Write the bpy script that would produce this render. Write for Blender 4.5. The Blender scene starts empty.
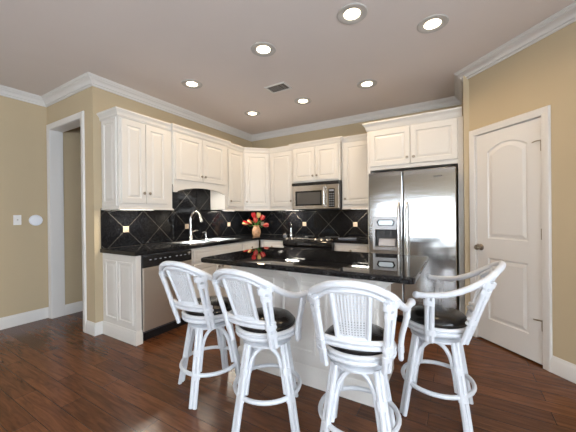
import bpy, bmesh, math, random
from mathutils import Vector, Matrix
random.seed(7)
PI = math.pi
sc = bpy.context.scene
COL = sc.collection

# ------------------------------------------------------------------ camera
cam_d = bpy.data.cameras.new('camera'); cam = bpy.data.objects.new('camera', cam_d); COL.objects.link(cam)
F_PX = 285.4
cam_d.sensor_fit = 'HORIZONTAL'; cam_d.sensor_width = 36.0; cam_d.lens = F_PX * 36.0 / 576.0
cam_d.clip_start = 0.05; cam_d.clip_end = 100
YAW, PITCH, ROLL = 0.53345, 0.00295, -0.01057
fw = Vector((-math.sin(YAW) * math.cos(PITCH), math.cos(YAW) * math.cos(PITCH), -math.sin(PITCH)))
r0 = Vector((math.cos(YAW), math.sin(YAW), 0)); u0 = r0.cross(fw)
rt = math.cos(ROLL) * r0 + math.sin(ROLL) * u0
up = -math.sin(ROLL) * r0 + math.cos(ROLL) * u0
m = Matrix((rt, up, -fw)).transposed().to_4x4(); m.translation = Vector((3.3096, -4.2792, 1.2559))
cam.matrix_world = m
sc.camera = cam

# ------------------------------------------------------------------ world, exposure, daylight
sc.view_settings.view_transform = 'Standard'; sc.view_settings.look = 'None'
sc.view_settings.gamma = 1.0; sc.view_settings.use_curve_mapping = False
sc.view_settings.exposure = 0.24
W_STRENGTH = 12.5
CAN_POWER = 18.0
CAN_COL = (1.0, 0.75, 0.47)
world = bpy.data.worlds.new('world'); sc.world = world; world.use_nodes = True
bg = world.node_tree.nodes['Background']; bg.inputs['Color'].default_value = (0.80, 0.90, 1.0, 1); bg.inputs['Strength'].default_value = W_STRENGTH

def area_light(name, loc, rot, sx, sy, power, col=(1, 1, 1), portal=False):
    l = bpy.data.lights.new(name, 'AREA'); l.shape = 'RECTANGLE'; l.size = sx; l.size_y = sy; l.energy = power; l.color = col
    if portal: l.cycles.is_portal = True
    o = bpy.data.objects.new(name, l); COL.objects.link(o); o.location = loc; o.rotation_euler = rot
    return o
# back (daylight) openings: (x0, x1, z0, z1) in the wall behind the camera, y = YB ; right wall openings added for more daylight (y0,y1,z0,z1), x = XR
YB, XR = -7.6, 5.2
BACK_WIN = [(0.9, 3.3, 0.15, 1.68), (3.7, 4.9, 0.45, 2.1)]  # second opening is an extra one, added to spread the daylight
ADDED_RIGHT_WIN = [(-7.3, -6.1, 0.45, 2.2), (-5.9, -4.7, 0.45, 2.2), (-4.5, -3.3, 0.45, 2.2)]  # unseen windows, put in to spread daylight over a larger area
for (a, b, c, d) in BACK_WIN:
    area_light('daylight_portal', ((a + b) / 2, YB - 0.14, (c + d) / 2), (PI / 2, 0, 0), b - a, d - c, 1, portal=True)
for (a, b, c, d) in ADDED_RIGHT_WIN:
    area_light('daylight_portal', (XR + 0.14, (a + b) / 2, (c + d) / 2), (PI / 2, 0, PI / 2), b - a, d - c, 1, portal=True)

# ------------------------------------------------------------------ materials
def mat(name, col, rough=0.5, metal=0.0, spec=0.5, coat=0.0):
    M = bpy.data.materials.new(name); M.use_nodes = True
    b = M.node_tree.nodes['Principled BSDF']
    b.inputs['Base Color'].default_value = (*col, 1); b.inputs['Roughness'].default_value = rough
    b.inputs['Metallic'].default_value = metal; b.inputs['Specular IOR Level'].default_value = spec
    b.inputs['Coat Weight'].default_value = coat
    return M
def N(M, t, **kw):
    n = M.node_tree.nodes.new(t)
    for k, v in kw.items():
        if k in n.inputs: n.inputs[k].default_value = v
        else: setattr(n, k, v)
    return n
def L(M, a, b): M.node_tree.links.new(a, b)
def bsdf(M): return M.node_tree.nodes['Principled BSDF']
def objco(M, scale=(1, 1, 1), rot=(0, 0, 0)):
    t = N(M, 'ShaderNodeTexCoord'); mp = N(M, 'ShaderNodeMapping')
    mp.inputs['Scale'].default_value = scale; mp.inputs['Rotation'].default_value = rot
    L(M, t.outputs['Object'], mp.inputs['Vector']); return mp.outputs['Vector']
def noisy(M, col, amt=0.06, scale=6.0, bump=0.0, bscale=120.0, vec=(1, 1, 1)):
    v = objco(M, vec)
    n = N(M, 'ShaderNodeTexNoise'); n.inputs['Scale'].default_value = scale; n.inputs['Detail'].default_value = 4
    L(M, v, n.inputs['Vector'])
    r = N(M, 'ShaderNodeValToRGB')
    r.color_ramp.elements[0].position = 0.3; r.color_ramp.elements[1].position = 0.7
    r.color_ramp.elements[0].color = (*[c * (1 - amt) for c in col], 1); r.color_ramp.elements[1].color = (*[min(1, c * (1 + amt)) for c in col], 1)
    L(M, n.outputs['Fac'], r.inputs['Fac']); L(M, r.outputs['Color'], bsdf(M).inputs['Base Color'])
    if bump:
        n2 = N(M, 'ShaderNodeTexNoise'); n2.inputs['Scale'].default_value = bscale; L(M, v, n2.inputs['Vector'])
        b = N(M, 'ShaderNodeBump'); b.inputs['Strength'].default_value = bump; b.inputs['Distance'].default_value = 0.002
        L(M, n2.outputs['Fac'], b.inputs['Height']); L(M, b.outputs['Normal'], bsdf(M).inputs['Normal'])
    return M
def pmat(name, col, rough=0.5, metal=0.0, amt=0.05, scale=6, bump=0.0, bscale=120, vec=(1, 1, 1), spec=0.5, coat=0.0):
    return noisy(mat(name, col, rough, metal, spec, coat), col, amt, scale, bump, bscale, vec)

M_WALL = pmat('tan wall paint', (0.50, 0.402, 0.262), 0.75, amt=0.02, scale=2, bump=0.06, bscale=160)
M_CEIL = pmat('greige ceiling paint', (0.72, 0.65, 0.61), 0.85, amt=0.015, scale=2, bump=0.05, bscale=140)
M_TRIM = pmat('white trim paint', (0.70, 0.675, 0.645), 0.35, amt=0.01, scale=3)
M_CAB = pmat('white cabinet paint', (0.69, 0.655, 0.605), 0.38, amt=0.015, scale=3)
M_ISL = pmat('island paint with light baked in', (0.80, 0.77, 0.73), 0.4, amt=0.015, scale=3)  # cabinet white made paler, standing in for stronger light on the island
M_NICKEL = pmat('brushed nickel', (0.36, 0.31, 0.25), 0.3, 1.0, amt=0.05, scale=40)
M_CHROME = pmat('satin chrome', (0.75, 0.74, 0.72), 0.18, 1.0, amt=0.03, scale=30)
M_BLACKPL = pmat('black plastic', (0.012, 0.012, 0.013), 0.22, amt=0.1, scale=20)
M_BLACKGL = pmat('black glass', (0.008, 0.008, 0.009), 0.06, amt=0.1, scale=20)
M_DARKGREY = pmat('dark grey enamel', (0.07, 0.07, 0.072), 0.4, amt=0.05, scale=20)
M_VINYL = pmat('black vinyl', (0.008, 0.007, 0.007), 0.22, amt=0.1, scale=30, bump=0.25, bscale=50)
M_RATTAN = pmat('white painted rattan', (0.66, 0.68, 0.715), 0.42, amt=0.035, scale=25, bump=0.15, bscale=60)
M_CANE = pmat('white painted cane', (0.68, 0.70, 0.73), 0.5, amt=0.04, scale=40)
M_PLATE = pmat('white switch plastic', (0.82, 0.80, 0.78), 0.4, amt=0.01, scale=20)
M_DISC = pmat('bright white plastic', (0.83, 0.85, 0.90), 0.45, amt=0.01, scale=20)
M_BEIGE = pmat('beige stone accent', (0.44, 0.34, 0.25), 0.3, amt=0.25, scale=45)
M_VASE = pmat('terracotta vase glaze', (0.52, 0.30, 0.17), 0.4, amt=0.4, scale=38)
M_RED = pmat('red petals', (0.62, 0.015, 0.02), 0.5, amt=0.25, scale=60)
M_PINK = pmat('pink petals', (0.75, 0.22, 0.16), 0.5, amt=0.25, scale=60)
M_CREAM = pmat('cream yellow petals', (0.85, 0.66, 0.28), 0.5, amt=0.15, scale=60)
M_GREEN = pmat('leaf green', (0.10, 0.30, 0.04), 0.45, amt=0.3, scale=40)
M_VENT = pmat('vent metal', (0.50, 0.47, 0.44), 0.5, amt=0.02, scale=20)
M_VENTD = pmat('vent dark slot', (0.20, 0.185, 0.17), 0.8, amt=0.05, scale=20)
M_GREYGL = pmat('grey blue glaze', (0.22, 0.23, 0.26), 0.2, amt=0.1, scale=30)
M_BADGE = pmat('dark badge metal', (0.10, 0.10, 0.11), 0.35, 0.6, amt=0.05, scale=40)
M_PANE = bpy.data.materials.new('clear window glass'); M_PANE.use_nodes = True
_nt = M_PANE.node_tree; _nt.nodes.remove(_nt.nodes['Principled BSDF'])
_t = _nt.nodes.new('ShaderNodeBsdfTransparent'); _g = _nt.nodes.new('ShaderNodeBsdfGlossy'); _g.inputs['Roughness'].default_value = 0.02
_m = _nt.nodes.new('ShaderNodeMixShader'); _m.inputs[0].default_value = 0.06
_nt.links.new(_t.outputs[0], _m.inputs[1]); _nt.links.new(_g.outputs[0], _m.inputs[2]); _nt.links.new(_m.outputs[0], _nt.nodes['Material Output'].inputs['Surface'])
M_BLIND = pmat('white blind slats', (0.85, 0.85, 0.84), 0.5, amt=0.01, scale=20)
M_BUTTON = pmat('grey button print', (0.32, 0.33, 0.36), 0.5, amt=0.05, scale=40)

def steel(name, col, rough, vec, bump, dist=0.004):
    M = mat(name, col, rough, 1.0)
    v = objco(M, vec)
    n = N(M, 'ShaderNodeTexNoise'); n.inputs['Scale'].default_value = 1.0; n.inputs['Detail'].default_value = 2
    L(M, v, n.inputs['Vector'])
    b = N(M, 'ShaderNodeBump'); b.inputs['Strength'].default_value = bump; b.inputs['Distance'].default_value = dist
    L(M, n.outputs['Fac'], b.inputs['Height']); L(M, b.outputs['Normal'], bsdf(M).inputs['Normal'])
    v2 = objco(M, (2, 2, 260)); n2 = N(M, 'ShaderNodeTexNoise'); n2.inputs['Scale'].default_value = 1.0; L(M, v2, n2.inputs['Vector'])
    r = N(M, 'ShaderNodeMapRange'); r.inputs['To Min'].default_value = rough * 0.8; r.inputs['To Max'].default_value = rough * 1.25
    L(M, n2.outputs['Fac'], r.inputs['Value']); L(M, r.outputs['Result'], bsdf(M).inputs['Roughness'])
    return M
M_STEEL = steel('stainless steel door', (0.52, 0.515, 0.51), 0.125, (1.3, 1.3, 12.0), 0.24, 0.004)
M_STEELW = steel('soft stainless steel', (0.72, 0.66, 0.59), 0.42, (3, 3, 3), 0.03)
M_STEELP = steel('stainless steel panel', (0.62, 0.57, 0.515), 0.22, (3, 3, 3), 0.05)

def granite(name, rough, hi=0.07):
    M = mat(name, (0.01, 0.01, 0.012), rough, 0.0, 0.6)
    v = objco(M)
    vo = N(M, 'ShaderNodeTexNoise'); vo.inputs['Scale'].default_value = 160; vo.inputs['Detail'].default_value = 3; L(M, v, vo.inputs['Vector'])
    r = N(M, 'ShaderNodeValToRGB'); e = r.color_ramp.elements
    e[0].position = 0.52; e[0].color = (0.004, 0.004, 0.005, 1); e[1].position = 0.76; e[1].color = (hi, hi, hi * 1.02, 1)
    L(M, vo.outputs['Fac'], r.inputs['Fac']); L(M, r.outputs['Color'], bsdf(M).inputs['Base Color'])
    return M
M_GRAN = granite('black granite', 0.025, 0.085); bsdf(M_GRAN).inputs['Specular IOR Level'].default_value = 0.35

def tile_mat(name, axis, u0, z0):
    # 12 inch black granite tiles set on the diagonal with thin grout; axis = wall direction (0: x, 1: y)
    M = granite(name, 0.09, 0.022); bsdf(M).inputs['Specular IOR Level'].default_value = 0.25; nt = M.node_tree
    t = N(M, 'ShaderNodeTexCoord'); s = N(M, 'ShaderNodeSeparateXYZ'); L(M, t.outputs['Object'], s.inputs[0])
    def mth(op, a, b=None):
        n = N(M, 'ShaderNodeMath', operation=op)
        for i, q in enumerate((a, b)):
            if q is None: continue
            if isinstance(q, (int, float)): n.inputs[i].default_value = q
            else: L(M, q, n.inputs[i])
        return n.outputs[0]
    u = mth('SUBTRACT', s.outputs[axis], u0); z = mth('SUBTRACT', s.outputs[2], z0)
    D = 0.4345
    g = None
    for op in ('ADD', 'SUBTRACT'):
        q = mth('DIVIDE', mth(op, u, z), D)
        d = mth('ABSOLUTE', mth('SUBTRACT', mth('FRACT', mth('ADD', q, 0.5)), 0.5))
        ln = mth('LESS_THAN', d, 0.0062)
        g = ln if g is None else mth('MAXIMUM', g, ln)
    mx = N(M, 'ShaderNodeMix', data_type='RGBA')
    L(M, g, mx.inputs[0]); base = bsdf(M).inputs['Base Color'].links[0].from_socket
    L(M, base, mx.inputs[6]); mx.inputs[7].default_value = (0.10, 0.088, 0.072, 1)
    L(M, mx.outputs[2], bsdf(M).inputs['Base Color'])
    rr = N(M, 'ShaderNodeMix', data_type='FLOAT'); L(M, g, rr.inputs[0]); rr.inputs[2].default_value = 0.09; rr.inputs[3].default_value = 0.7
    L(M, rr.outputs[0], bsdf(M).inputs['Roughness'])
    return M
M_TILE_A = tile_mat('diagonal black tile left', 1, -1.518, 1.112)
M_TILE_B = tile_mat('diagonal black tile back', 0, 1.109, 1.105)

def floor_mat():
    M = mat('dark walnut plank floor', (0.1, 0.04, 0.02), 0.22, 0.0, 0.27)
    v = objco(M)
    br = N(M, 'ShaderNodeTexBrick'); L(M, v, br.inputs['Vector'])
    br.offset = 0.37; br.inputs['Scale'].default_value = 1.0; br.inputs['Brick Width'].default_value = 1.05; br.inputs['Row Height'].default_value = 0.127
    br.inputs['Mortar Size'].default_value = 0.0018; br.inputs['Mortar Smooth'].default_value = 0.1; br.inputs['Bias'].default_value = 0.0
    br.inputs['Color1'].default_value = (0.150, 0.057, 0.023, 1); br.inputs['Color2'].default_value = (0.098, 0.036, 0.0145, 1); br.inputs['Mortar'].default_value = (0.025, 0.009, 0.004, 1)
    v2 = objco(M, (1.6, 16, 1)); n = N(M, 'ShaderNodeTexNoise'); n.inputs['Scale'].default_value = 2.2; n.inputs['Detail'].default_value = 6; n.inputs['Distortion'].default_value = 1.3
    L(M, v2, n.inputs['Vector'])
    r = N(M, 'ShaderNodeValToRGB'); e = r.color_ramp.elements
    e[0].position = 0.3; e[0].color = (0.62, 0.60, 0.58, 1); e[1].position = 0.7; e[1].color = (1.30, 1.28, 1.25, 1)
    L(M, n.outputs['Fac'], r.inputs['Fac'])
    mx = N(M, 'ShaderNodeMix', data_type='RGBA', blend_type='MULTIPLY'); mx.inputs[0].default_value = 1.0
    L(M, br.outputs['Color'], mx.inputs[6]); L(M, r.outputs['Color'], mx.inputs[7]); L(M, mx.outputs[2], bsdf(M).inputs['Base Color'])
    b = N(M, 'ShaderNodeBump'); b.inputs['Strength'].default_value = 0.12; b.inputs['Distance'].default_value = 0.002
    L(M, n.outputs['Fac'], b.inputs['Height'])
    b2 = N(M, 'ShaderNodeBump', invert=True); b2.inputs['Strength'].default_value = 0.4; b2.inputs['Distance'].default_value = 0.001
    L(M, br.outputs['Fac'], b2.inputs['Height']); L(M, b.outputs['Normal'], b2.inputs['Normal']); L(M, b2.outputs['Normal'], bsdf(M).inputs['Normal'])
    return M
M_FLOOR = floor_mat()

def emis(name, col, st):
    M = bpy.data.materials.new(name); M.use_nodes = True
    b = M.node_tree.nodes['Principled BSDF']; b.inputs['Base Color'].default_value = (0.8, 0.8, 0.8, 1)
    b.inputs['Emission Color'].default_value = (*col, 1); b.inputs['Emission Strength'].default_value = st
    return M
M_LENS = emis('warm lit lens', (1.0, 0.86, 0.62), 9.0)
M_UCL = emis('cool white under cabinet lens', (1.0, 0.95, 0.86), 4.0)
M_LCD = emis('blue lit display', (0.5, 0.8, 1.0), 0.35)

# ------------------------------------------------------------------ mesh helpers
class MB:
    def __init__(s): s.bm = bmesh.new()
    def box(s, x0, x1, y0, y1, z0, z1):
        v = [s.bm.verts.new((x, y, z)) for x in (x0, x1) for y in (y0, y1) for z in (z0, z1)]
        for q in ((0, 1, 3, 2), (4, 6, 7, 5), (0, 4, 5, 1), (2, 3, 7, 6), (0, 2, 6, 4), (1, 5, 7, 3)): s.bm.faces.new([v[i] for i in q])
        return s
    def loops(s, lps, cap0=True, cap1=True):
        vs = [[s.bm.verts.new(p) for p in lp] for lp in lps]; n = len(vs[0])
        for a, b in zip(vs, vs[1:]):
            for i in range(n): s.bm.faces.new((a[i], a[(i + 1) % n], b[(i + 1) % n], b[i]))
        if cap0: s.bm.faces.new(vs[0][::-1])
        if cap1: s.bm.faces.new(vs[-1])
        return s
    def prism(s, poly, z0, z1):
        return s.loops([[(x, y, z0) for x, y in poly], [(x, y, z1) for x, y in poly]])
    def prism_x(s, poly, x0, x1):      # poly of (y, z)
        return s.loops([[(x0, y, z) for y, z in poly], [(x1, y, z) for y, z in poly]])
    def prism_y(s, poly, y0, y1):      # poly of (x, z)
        return s.loops([[(x, y0, z) for x, z in poly], [(x, y1, z) for x, z in poly]])
    def tube(s, pts, r, seg=8, closed=False, smooth=6, flat=None, ball=False):
        P = [Vector(p) for p in pts]
        if smooth and len(P) > 2: P = catmull(P, smooth, closed)
        n = len(P); rings = []
        t0 = None; nrm = None
        for i in range(n):
            if closed: t = P[(i + 1) % n] - P[i - 1]
            else: t = P[min(i + 1, n - 1)] - P[max(i - 1, 0)]
            t.normalize()
            if nrm is None:
                a = Vector((0, 0, 1)) if abs(t.z) < 0.9 else Vector((1, 0, 0))
                nrm = (a - t * a.dot(t)).normalized()
            else: nrm = (nrm - t * nrm.dot(t)).normalized()
            bn = t.cross(nrm)
            rr = r(i / max(1, n - 1)) if callable(r) else r
            rings.append([P[i] + (nrm * math.cos(2 * PI * k / seg) + bn * math.sin(2 * PI * k / seg)) * rr for k in range(seg)])
            if i in (0, n - 1) and not closed and ball:
                c = P[i]; sgn = -1 if i == 0 else 1
                ex = []
                for a in (0.5, 0.85):
                    ex.append([c + t * sgn * rr * math.sin(a * PI / 2) + (nrm * math.cos(2 * PI * k / seg) + bn * math.sin(2 * PI * k / seg)) * rr * math.cos(a * PI / 2) for k in range(seg)])
                if i == 0: rings = ex[::-1] + rings
                else: rings = rings + ex
        vs = [[s.bm.verts.new(p) for p in rg] for rg in rings]
        pairs = list(zip(vs, vs[1:])) + ([(vs[-1], vs[0])] if closed else [])
        for a, b in pairs:
            for k in range(seg): s.bm.faces.new((a[k], a[(k + 1) % seg], b[(k + 1) % seg], b[k]))
        if not closed: s.bm.faces.new(vs[0][::-1]); s.bm.faces.new(vs[-1])
        return s
    def hoop(s, R, r, z, c=(0, 0), seg=40, ms=8):
        return s.tube([(c[0] + R * math.cos(2 * PI * i / seg), c[1] + R * math.sin(2 * PI * i / seg), z) for i in range(seg)], r, ms, True, 0)
    def lathe(s, prof, seg=24, M=None):
        rings = []
        for r, z in prof:
            if r < 1e-6: rings.append([s.bm.verts.new((0, 0, z))])
            else: rings.append([s.bm.verts.new((r * math.cos(2 * PI * k / seg), r * math.sin(2 * PI * k / seg), z)) for k in range(seg)])
        for a, b in zip(rings, rings[1:]):
            for k in range(seg):
                k2 = (k + 1) % seg
                if len(a) == 1 and len(b) == 1: continue
                if len(a) == 1: s.bm.faces.new((a[0], b[k2], b[k]))
                elif len(b) == 1: s.bm.faces.new((a[k], a[k2], b[0]))
                else: s.bm.faces.new((a[k], a[k2], b[k2], b[k]))
        if M is not None:
            for rg in rings:
                for v in rg: v.co = M @ v.co
        return s
    def sweep(s, prof, path, closed=False):
        n = len(path); P = [Vector(p) for p in path]; cols = []
        for i in range(n):
            def nr(a, b):
                d = (b - a).normalized(); return Vector((d.y, -d.x))
            if closed: n1, n2 = nr(P[i - 1], P[i]), nr(P[i], P[(i + 1) % n])
            else:
                n1 = nr(P[i - 1], P[i]) if i > 0 else nr(P[0], P[1]); n2 = nr(P[i], P[i + 1]) if i < n - 1 else n1
            mt = (n1 + n2) / (1 + n1.dot(n2))
            cols.append([s.bm.verts.new((P[i].x + mt.x * o, P[i].y + mt.y * o, z)) for o, z in prof])
        k = len(prof)
        for a, b in list(zip(cols, cols[1:])) + ([(cols[-1], cols[0])] if closed else []):
            for j in range(k): s.bm.faces.new((a[j], a[(j + 1) % k], b[(j + 1) % k], b[j]))
        if not closed: s.bm.faces.new(cols[0][::-1]); s.bm.faces.new(cols[-1])
        return s
    def build(s, name, material, parent=None, smooth=False, bevel=0.0, loc=None, sharp=40):
        bmesh.ops.recalc_face_normals(s.bm, faces=s.bm.faces)
        if loc is not None:
            for v in s.bm.verts: v.co -= Vector(loc)
        me = bpy.data.meshes.new(name); s.bm.to_mesh(me); s.bm.free()
        me.materials.append(material)
        if smooth:
            me.polygons.foreach_set('use_smooth', [True] * len(me.polygons)); me.set_sharp_from_angle(angle=math.radians(sharp))
        o = bpy.data.objects.new(name, me); COL.objects.link(o)
        if loc is not None: o.location = loc
        if parent: o.parent = parent
        if bevel:
            b = o.modifiers.new('bevel', 'BEVEL'); b.width = bevel; b.segments = 2; b.limit_method = 'ANGLE'; b.angle_limit = math.radians(35)
        return o
def catmull(P, k, closed):
    out = []; n = len(P)
    g = (lambda i: P[i % n]) if closed else (lambda i: P[max(0, min(n - 1, i))])
    for i in range(n if closed else n - 1):
        a, b, c, d = g(i - 1), g(i), g(i + 1), g(i + 2)
        for j in range(k):
            t = j / k
            out.append(0.5 * ((2 * b) + (c - a) * t + (2 * a - 5 * b + 4 * c - d) * t * t + (3 * b - a - 3 * c + d) * t ** 3))
    if not closed: out.append(P[-1].copy())
    return out
def tag(o, label, cat, group=None, kind=None):
    o['label'] = label; o['category'] = cat
    if group: o['group'] = group
    if kind: o['kind'] = kind
    return o
def thing(name, label, cat, loc=(0, 0, 0), rz=0.0, group=None, kind=None):
    o = bpy.data.objects.new(name, None); COL.objects.link(o); o.empty_display_size = 0.1
    o.location = loc; o.rotation_euler = (0, 0, rz)
    return tag(o, label, cat, group, kind)
def copy_tree(o, parent=None):
    c = o.copy(); COL.objects.link(c)
    if parent: c.parent = parent
    for ch in list(o.children): copy_tree(ch, c)
    return c
def struct(o, label, cat): return tag(o, label, cat, None, 'structure')

def rect(x0, x1, z0, z1, y): return [(x0, y, z0), (x1, y, z0), (x1, y, z1), (x0, y, z1)]
def panel_loops(x0, x1, z0, z1, t=0.02, st=0.055, yb=0.0):
    R = lambda i, y: rect(x0 + i, x1 - i, z0 + i, z1 - i, y)
    f = yb - t
    return [R(0, yb), R(0, f + 0.004), R(0.004, f), R(st, f), R(st + 0.006, f + min(0.010, 0.7 * t)), R(st + 0.014, f + min(0.010, 0.7 * t)), R(st + 0.036, f + min(0.002, 0.3 * t))]
def knob(parent, x, z, y=-0.02, r=0.017, m=None):
    k = MB().lathe([(0, 0), (0.005, 0), (0.005, 0.012), (r * 0.8, 0.015), (r, 0.021), (r * 0.75, 0.027), (0, 0.029)], 14, Matrix.Translation((x, y, z)) @ Matrix.Rotation(PI / 2, 4, 'X'))
    return k.build('knob', m or M_NICKEL, parent, True)

# ------------------------------------------------------------------ room shell
LA, D, H, XP, YP = 2.719, 1.126, 2.74, 3.38, -0.727
T = 0.12
S2 = 2 ** 0.5
PW = (XR - XP) * S2                       # pantry wall length
YPE = YP - (XR - XP)                      # its far end
struct(MB().box(-D - 0.2, XR + T, YB - T, 0.2, -0.1, 0).build('floor', M_FLOOR), 'dark brown hardwood plank floor', 'floor')
struct(MB().box(-D - 0.2, XR + T, YB - T, 0.2, H, H + 0.1).build('ceiling', M_CEIL), 'flat greige painted ceiling', 'ceiling')
struct(MB().box(-D - 0.12, XR + T, 0, T, 0, H).build('wall_back', M_WALL), 'tan back wall behind microwave and refrigerator', 'wall')
struct(MB().box(-T, 0, -LA, 0, 0, H).build('wall_kitchen_left', M_WALL), 'tan wall behind the sink and dishwasher', 'wall')
OX0, OX1, OZ = -1.03, -0.245, 2.35
struct(MB().box(-D, OX0, -LA, -LA + T, 0, H).box(OX1, -T, -LA, -LA + T, 0, H).box(OX0, OX1, -LA, -LA + T, OZ, H).build('wall_doorway', M_WALL), 'narrow tan wall with the tall cased opening', 'wall')
struct(MB().box(-D - T, -D, YB - T, -LA + T, 0, H).build('wall_left', M_WALL), 'tan wall at the far left with switch', 'wall')
struct(MB().box(-D - T, -1.04, -LA + T, 0, 0, H).build('wall_hall', M_WALL), 'shaded hall wall seen through the cased opening', 'wall')
# short return beside the fridge + 45 degree pantry wall with the door opening
struct(MB().box(XP, XP + T, YP - 0.05, 0, 0, H).build('wall_return', M_WALL), 'short tan return wall beside the refrigerator', 'wall')
DU0, DU1, DZ = 0.138, 0.746, 2.036
def rz_mesh(o, loc, rz): o.location = loc; o.rotation_euler = (0, 0, rz); return o
pw = MB().box(0, DU0, 0, T, 0, H).box(DU1, PW, 0, T, 0, H).box(DU0, DU1, 0, T, DZ, H).build('wall_pantry', M_WALL)
struct(rz_mesh(pw, (XP, YP, 0), -PI / 4), 'angled tan wall around the white pantry door', 'wall')
rw = MB(); ys = [YB]
for (a, b, c, d) in ADDED_RIGHT_WIN:
    rw.box(XR, XR + T, ys[-1], a, 0, H).box(XR, XR + T, a, b, 0, c).box(XR, XR + T, a, b, d, H); ys.append(b)
rw.box(XR, XR + T, ys[-1], 0, 0, H)
struct(rw.build('wall_right', M_WALL), 'tan right wall beyond the frame', 'wall')
bw = MB(); xs = [-D]
for (a, b, c, d) in sorted(BACK_WIN):
    bw.box(xs[-1], a, YB - T, YB, 0, H).box(a, b, YB - T, YB, 0, c).box(a, b, YB - T, YB, d, H); xs.append(b)
bw.box(xs[-1], XR, YB - T, YB, 0, H)
struct(bw.build('wall_front', M_WALL), 'tan window wall opposite the kitchen, behind the viewer', 'wall')
# windows behind the viewer (first seen in reflections, second added for daylight)
for i, (a, b, c, d) in enumerate(BACK_WIN):
    w = thing('window_%d' % (i + 1), 'white framed window with blinds opposite the kitchen, %s' % ('tall and wide', 'added at the right for daylight')[i], 'window', ((a + b) / 2, YB, c), 0, None, 'structure')
    hw = (b - a) / 2; hh = d - c
    f = MB()
    for x in (-hw, hw - 0.05): f.box(x, x + 0.05, -0.1, 0.015, 0, hh)
    f.box(-0.03, 0.03, -0.1, 0.005, 0, hh).box(-hw, hw, -0.1, 0.015, 0, 0.05).box(-hw, hw, -0.1, 0.015, hh - 0.05, hh)
    f.build('window_frame', M_TRIM, w)
    s = MB(); k = int((hh - 0.1) / 0.055)
    for j in range(k):
        z = 0.07 + j * 0.055; s.prism_x([(-0.052, z - 0.004), (-0.049, z - 0.004), (-0.012, z + 0.020), (-0.014, z + 0.023)], -hw + 0.05, hw - 0.05)
    s.build('blind', M_BLIND, w)
    MB().box(-hw + 0.04, hw - 0.04, -0.075, -0.071, 0.04, hh - 0.04).build('pane', M_PANE, w)
for i, (a, b, c, d) in enumerate(ADDED_RIGHT_WIN):
    w = thing('window_%d' % (3 + i), 'white framed window added for daylight in the right wall, %s' % ('deepest behind the viewer', 'in the middle', 'nearest the kitchen')[i], 'window', (XR, (a + b) / 2, c), 0, None, 'structure')
    hw = (b - a) / 2; hh = d - c
    f = MB()
    for y in (-hw, hw - 0.05): f.box(-0.015, 0.1, y, y + 0.05, 0, hh)
    f.box(-0.01, 0.1, -0.03, 0.03, 0, hh).box(-0.015, 0.1, -hw, hw, 0, 0.05).box(-0.015, 0.1, -hw, hw, hh - 0.05, hh)
    f.build('window_frame', M_TRIM, w)
    MB().box(0.071, 0.075, -hw + 0.04, hw - 0.04, 0.04, hh - 0.04).build('pane', M_PANE, w)

# crown moulding round the room
zc = H
CR = [(0, zc - 0.094), (0.009, zc - 0.094), (0.014, zc - 0.089), (0.014, zc - 0.081), (0.008, zc - 0.079), (0.008, zc - 0.074), (0.020, zc - 0.071), (0.025, zc - 0.058), (0.036, zc - 0.043), (0.052, zc - 0.033), (0.059, zc - 0.030), (0.059, zc - 0.023), (0.068, zc - 0.021), (0.073, zc - 0.016), (0.073, zc - 0.009), (0.082, zc - 0.008), (0.082, zc), (0, zc)]
room = [(-D, YB), (-D, -LA), (0, -LA), (0, 0), (XP, 0), (XP, YP), (XR, YPE), (XR, YB)]
struct(MB().sweep(CR, room, True).build('trim_1', M_TRIM, None, True, sharp=25), 'white crown moulding running round the ceiling edge', 'crown moulding')
BB = [(0, 0), (0.016, 0), (0.016, 0.095), (0.012, 0.108), (0.007, 0.12), (0.004, 0.132), (0, 0.132)]
def bboard(name, path, lab):
    struct(MB().sweep(BB, path).build(name, M_TRIM, None, True), lab, 'baseboard')
bboard('baseboard_left', [(-D, YB + 0.02), (-D, -LA), (OX0 - 0.066, -LA)], 'white baseboard along the far left wall')
bboard('baseboard_corner', [(OX1 + 0.07, -LA), (0, -LA), (0, -2.645)], 'white baseboard wrapping the corner by the end panel')
bboard('baseboard_hall', [(-1.04, -LA + T + 0.001), (-1.04, -0.01)], 'white baseboard inside the hall')
k = 0.792 / S2
bboard('baseboard_right', [(XP + k, YP - k), (XR, YPE), (XR, YB + 0.02)], 'white baseboard right of the pantry door')

# pantry door
def casing(parent, x0, x1, zt, w=0.062, t=0.018):
    # three boards with a stepped face, local front at y = 0
    def prof(i): return [(0, 0), (0, -t * 0.6), (w * 0.12, -t * 0.75), (w * 0.35, -t * 0.7), (w * 0.55, -t), (w - 0.006, -t), (w, -t * 0.6), (w, 0)]
    pr = prof(0)
    a = MB().loops([[(x0 - p, q, 0) for p, q in pr], [(x0 - p, q, zt + p) for p, q in pr]]); a.build('casing', M_TRIM, parent, True)
    b = MB().loops([[(x1 + p, q, 0) for p, q in pr], [(x1 + p, q, zt + p) for p, q in pr]]); b.build('casing', M_TRIM, parent, True)
    c = MB().loops([[(x0 - p, q, zt + p) for p, q in pr], [(x1 + p, q, zt + p) for p, q in pr]]); c.build('casing', M_TRIM, parent, True)
pd = thing('door_1', 'white two-panel pantry door with arched upper panel', 'door', (XP, YP, 0), -PI / 4, None, 'structure')
casing(pd, DU0, DU1, DZ)
MB().box(DU0 - 0.002, DU0 + 0.003, 0.002, T, 0, DZ).box(DU1 - 0.003, DU1 + 0.002, 0.002, T, 0, DZ).box(DU0, DU1, 0.002, T, DZ - 0.003, DZ + 0.002).build('jamb', M_TRIM, pd)
x0, x1, z0, z1 = DU0 + 0.005, DU1 - 0.005, 0.016, DZ - 0.006
yd = 0.008                               # door face just behind the casing plane
slab = MB()
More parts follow.
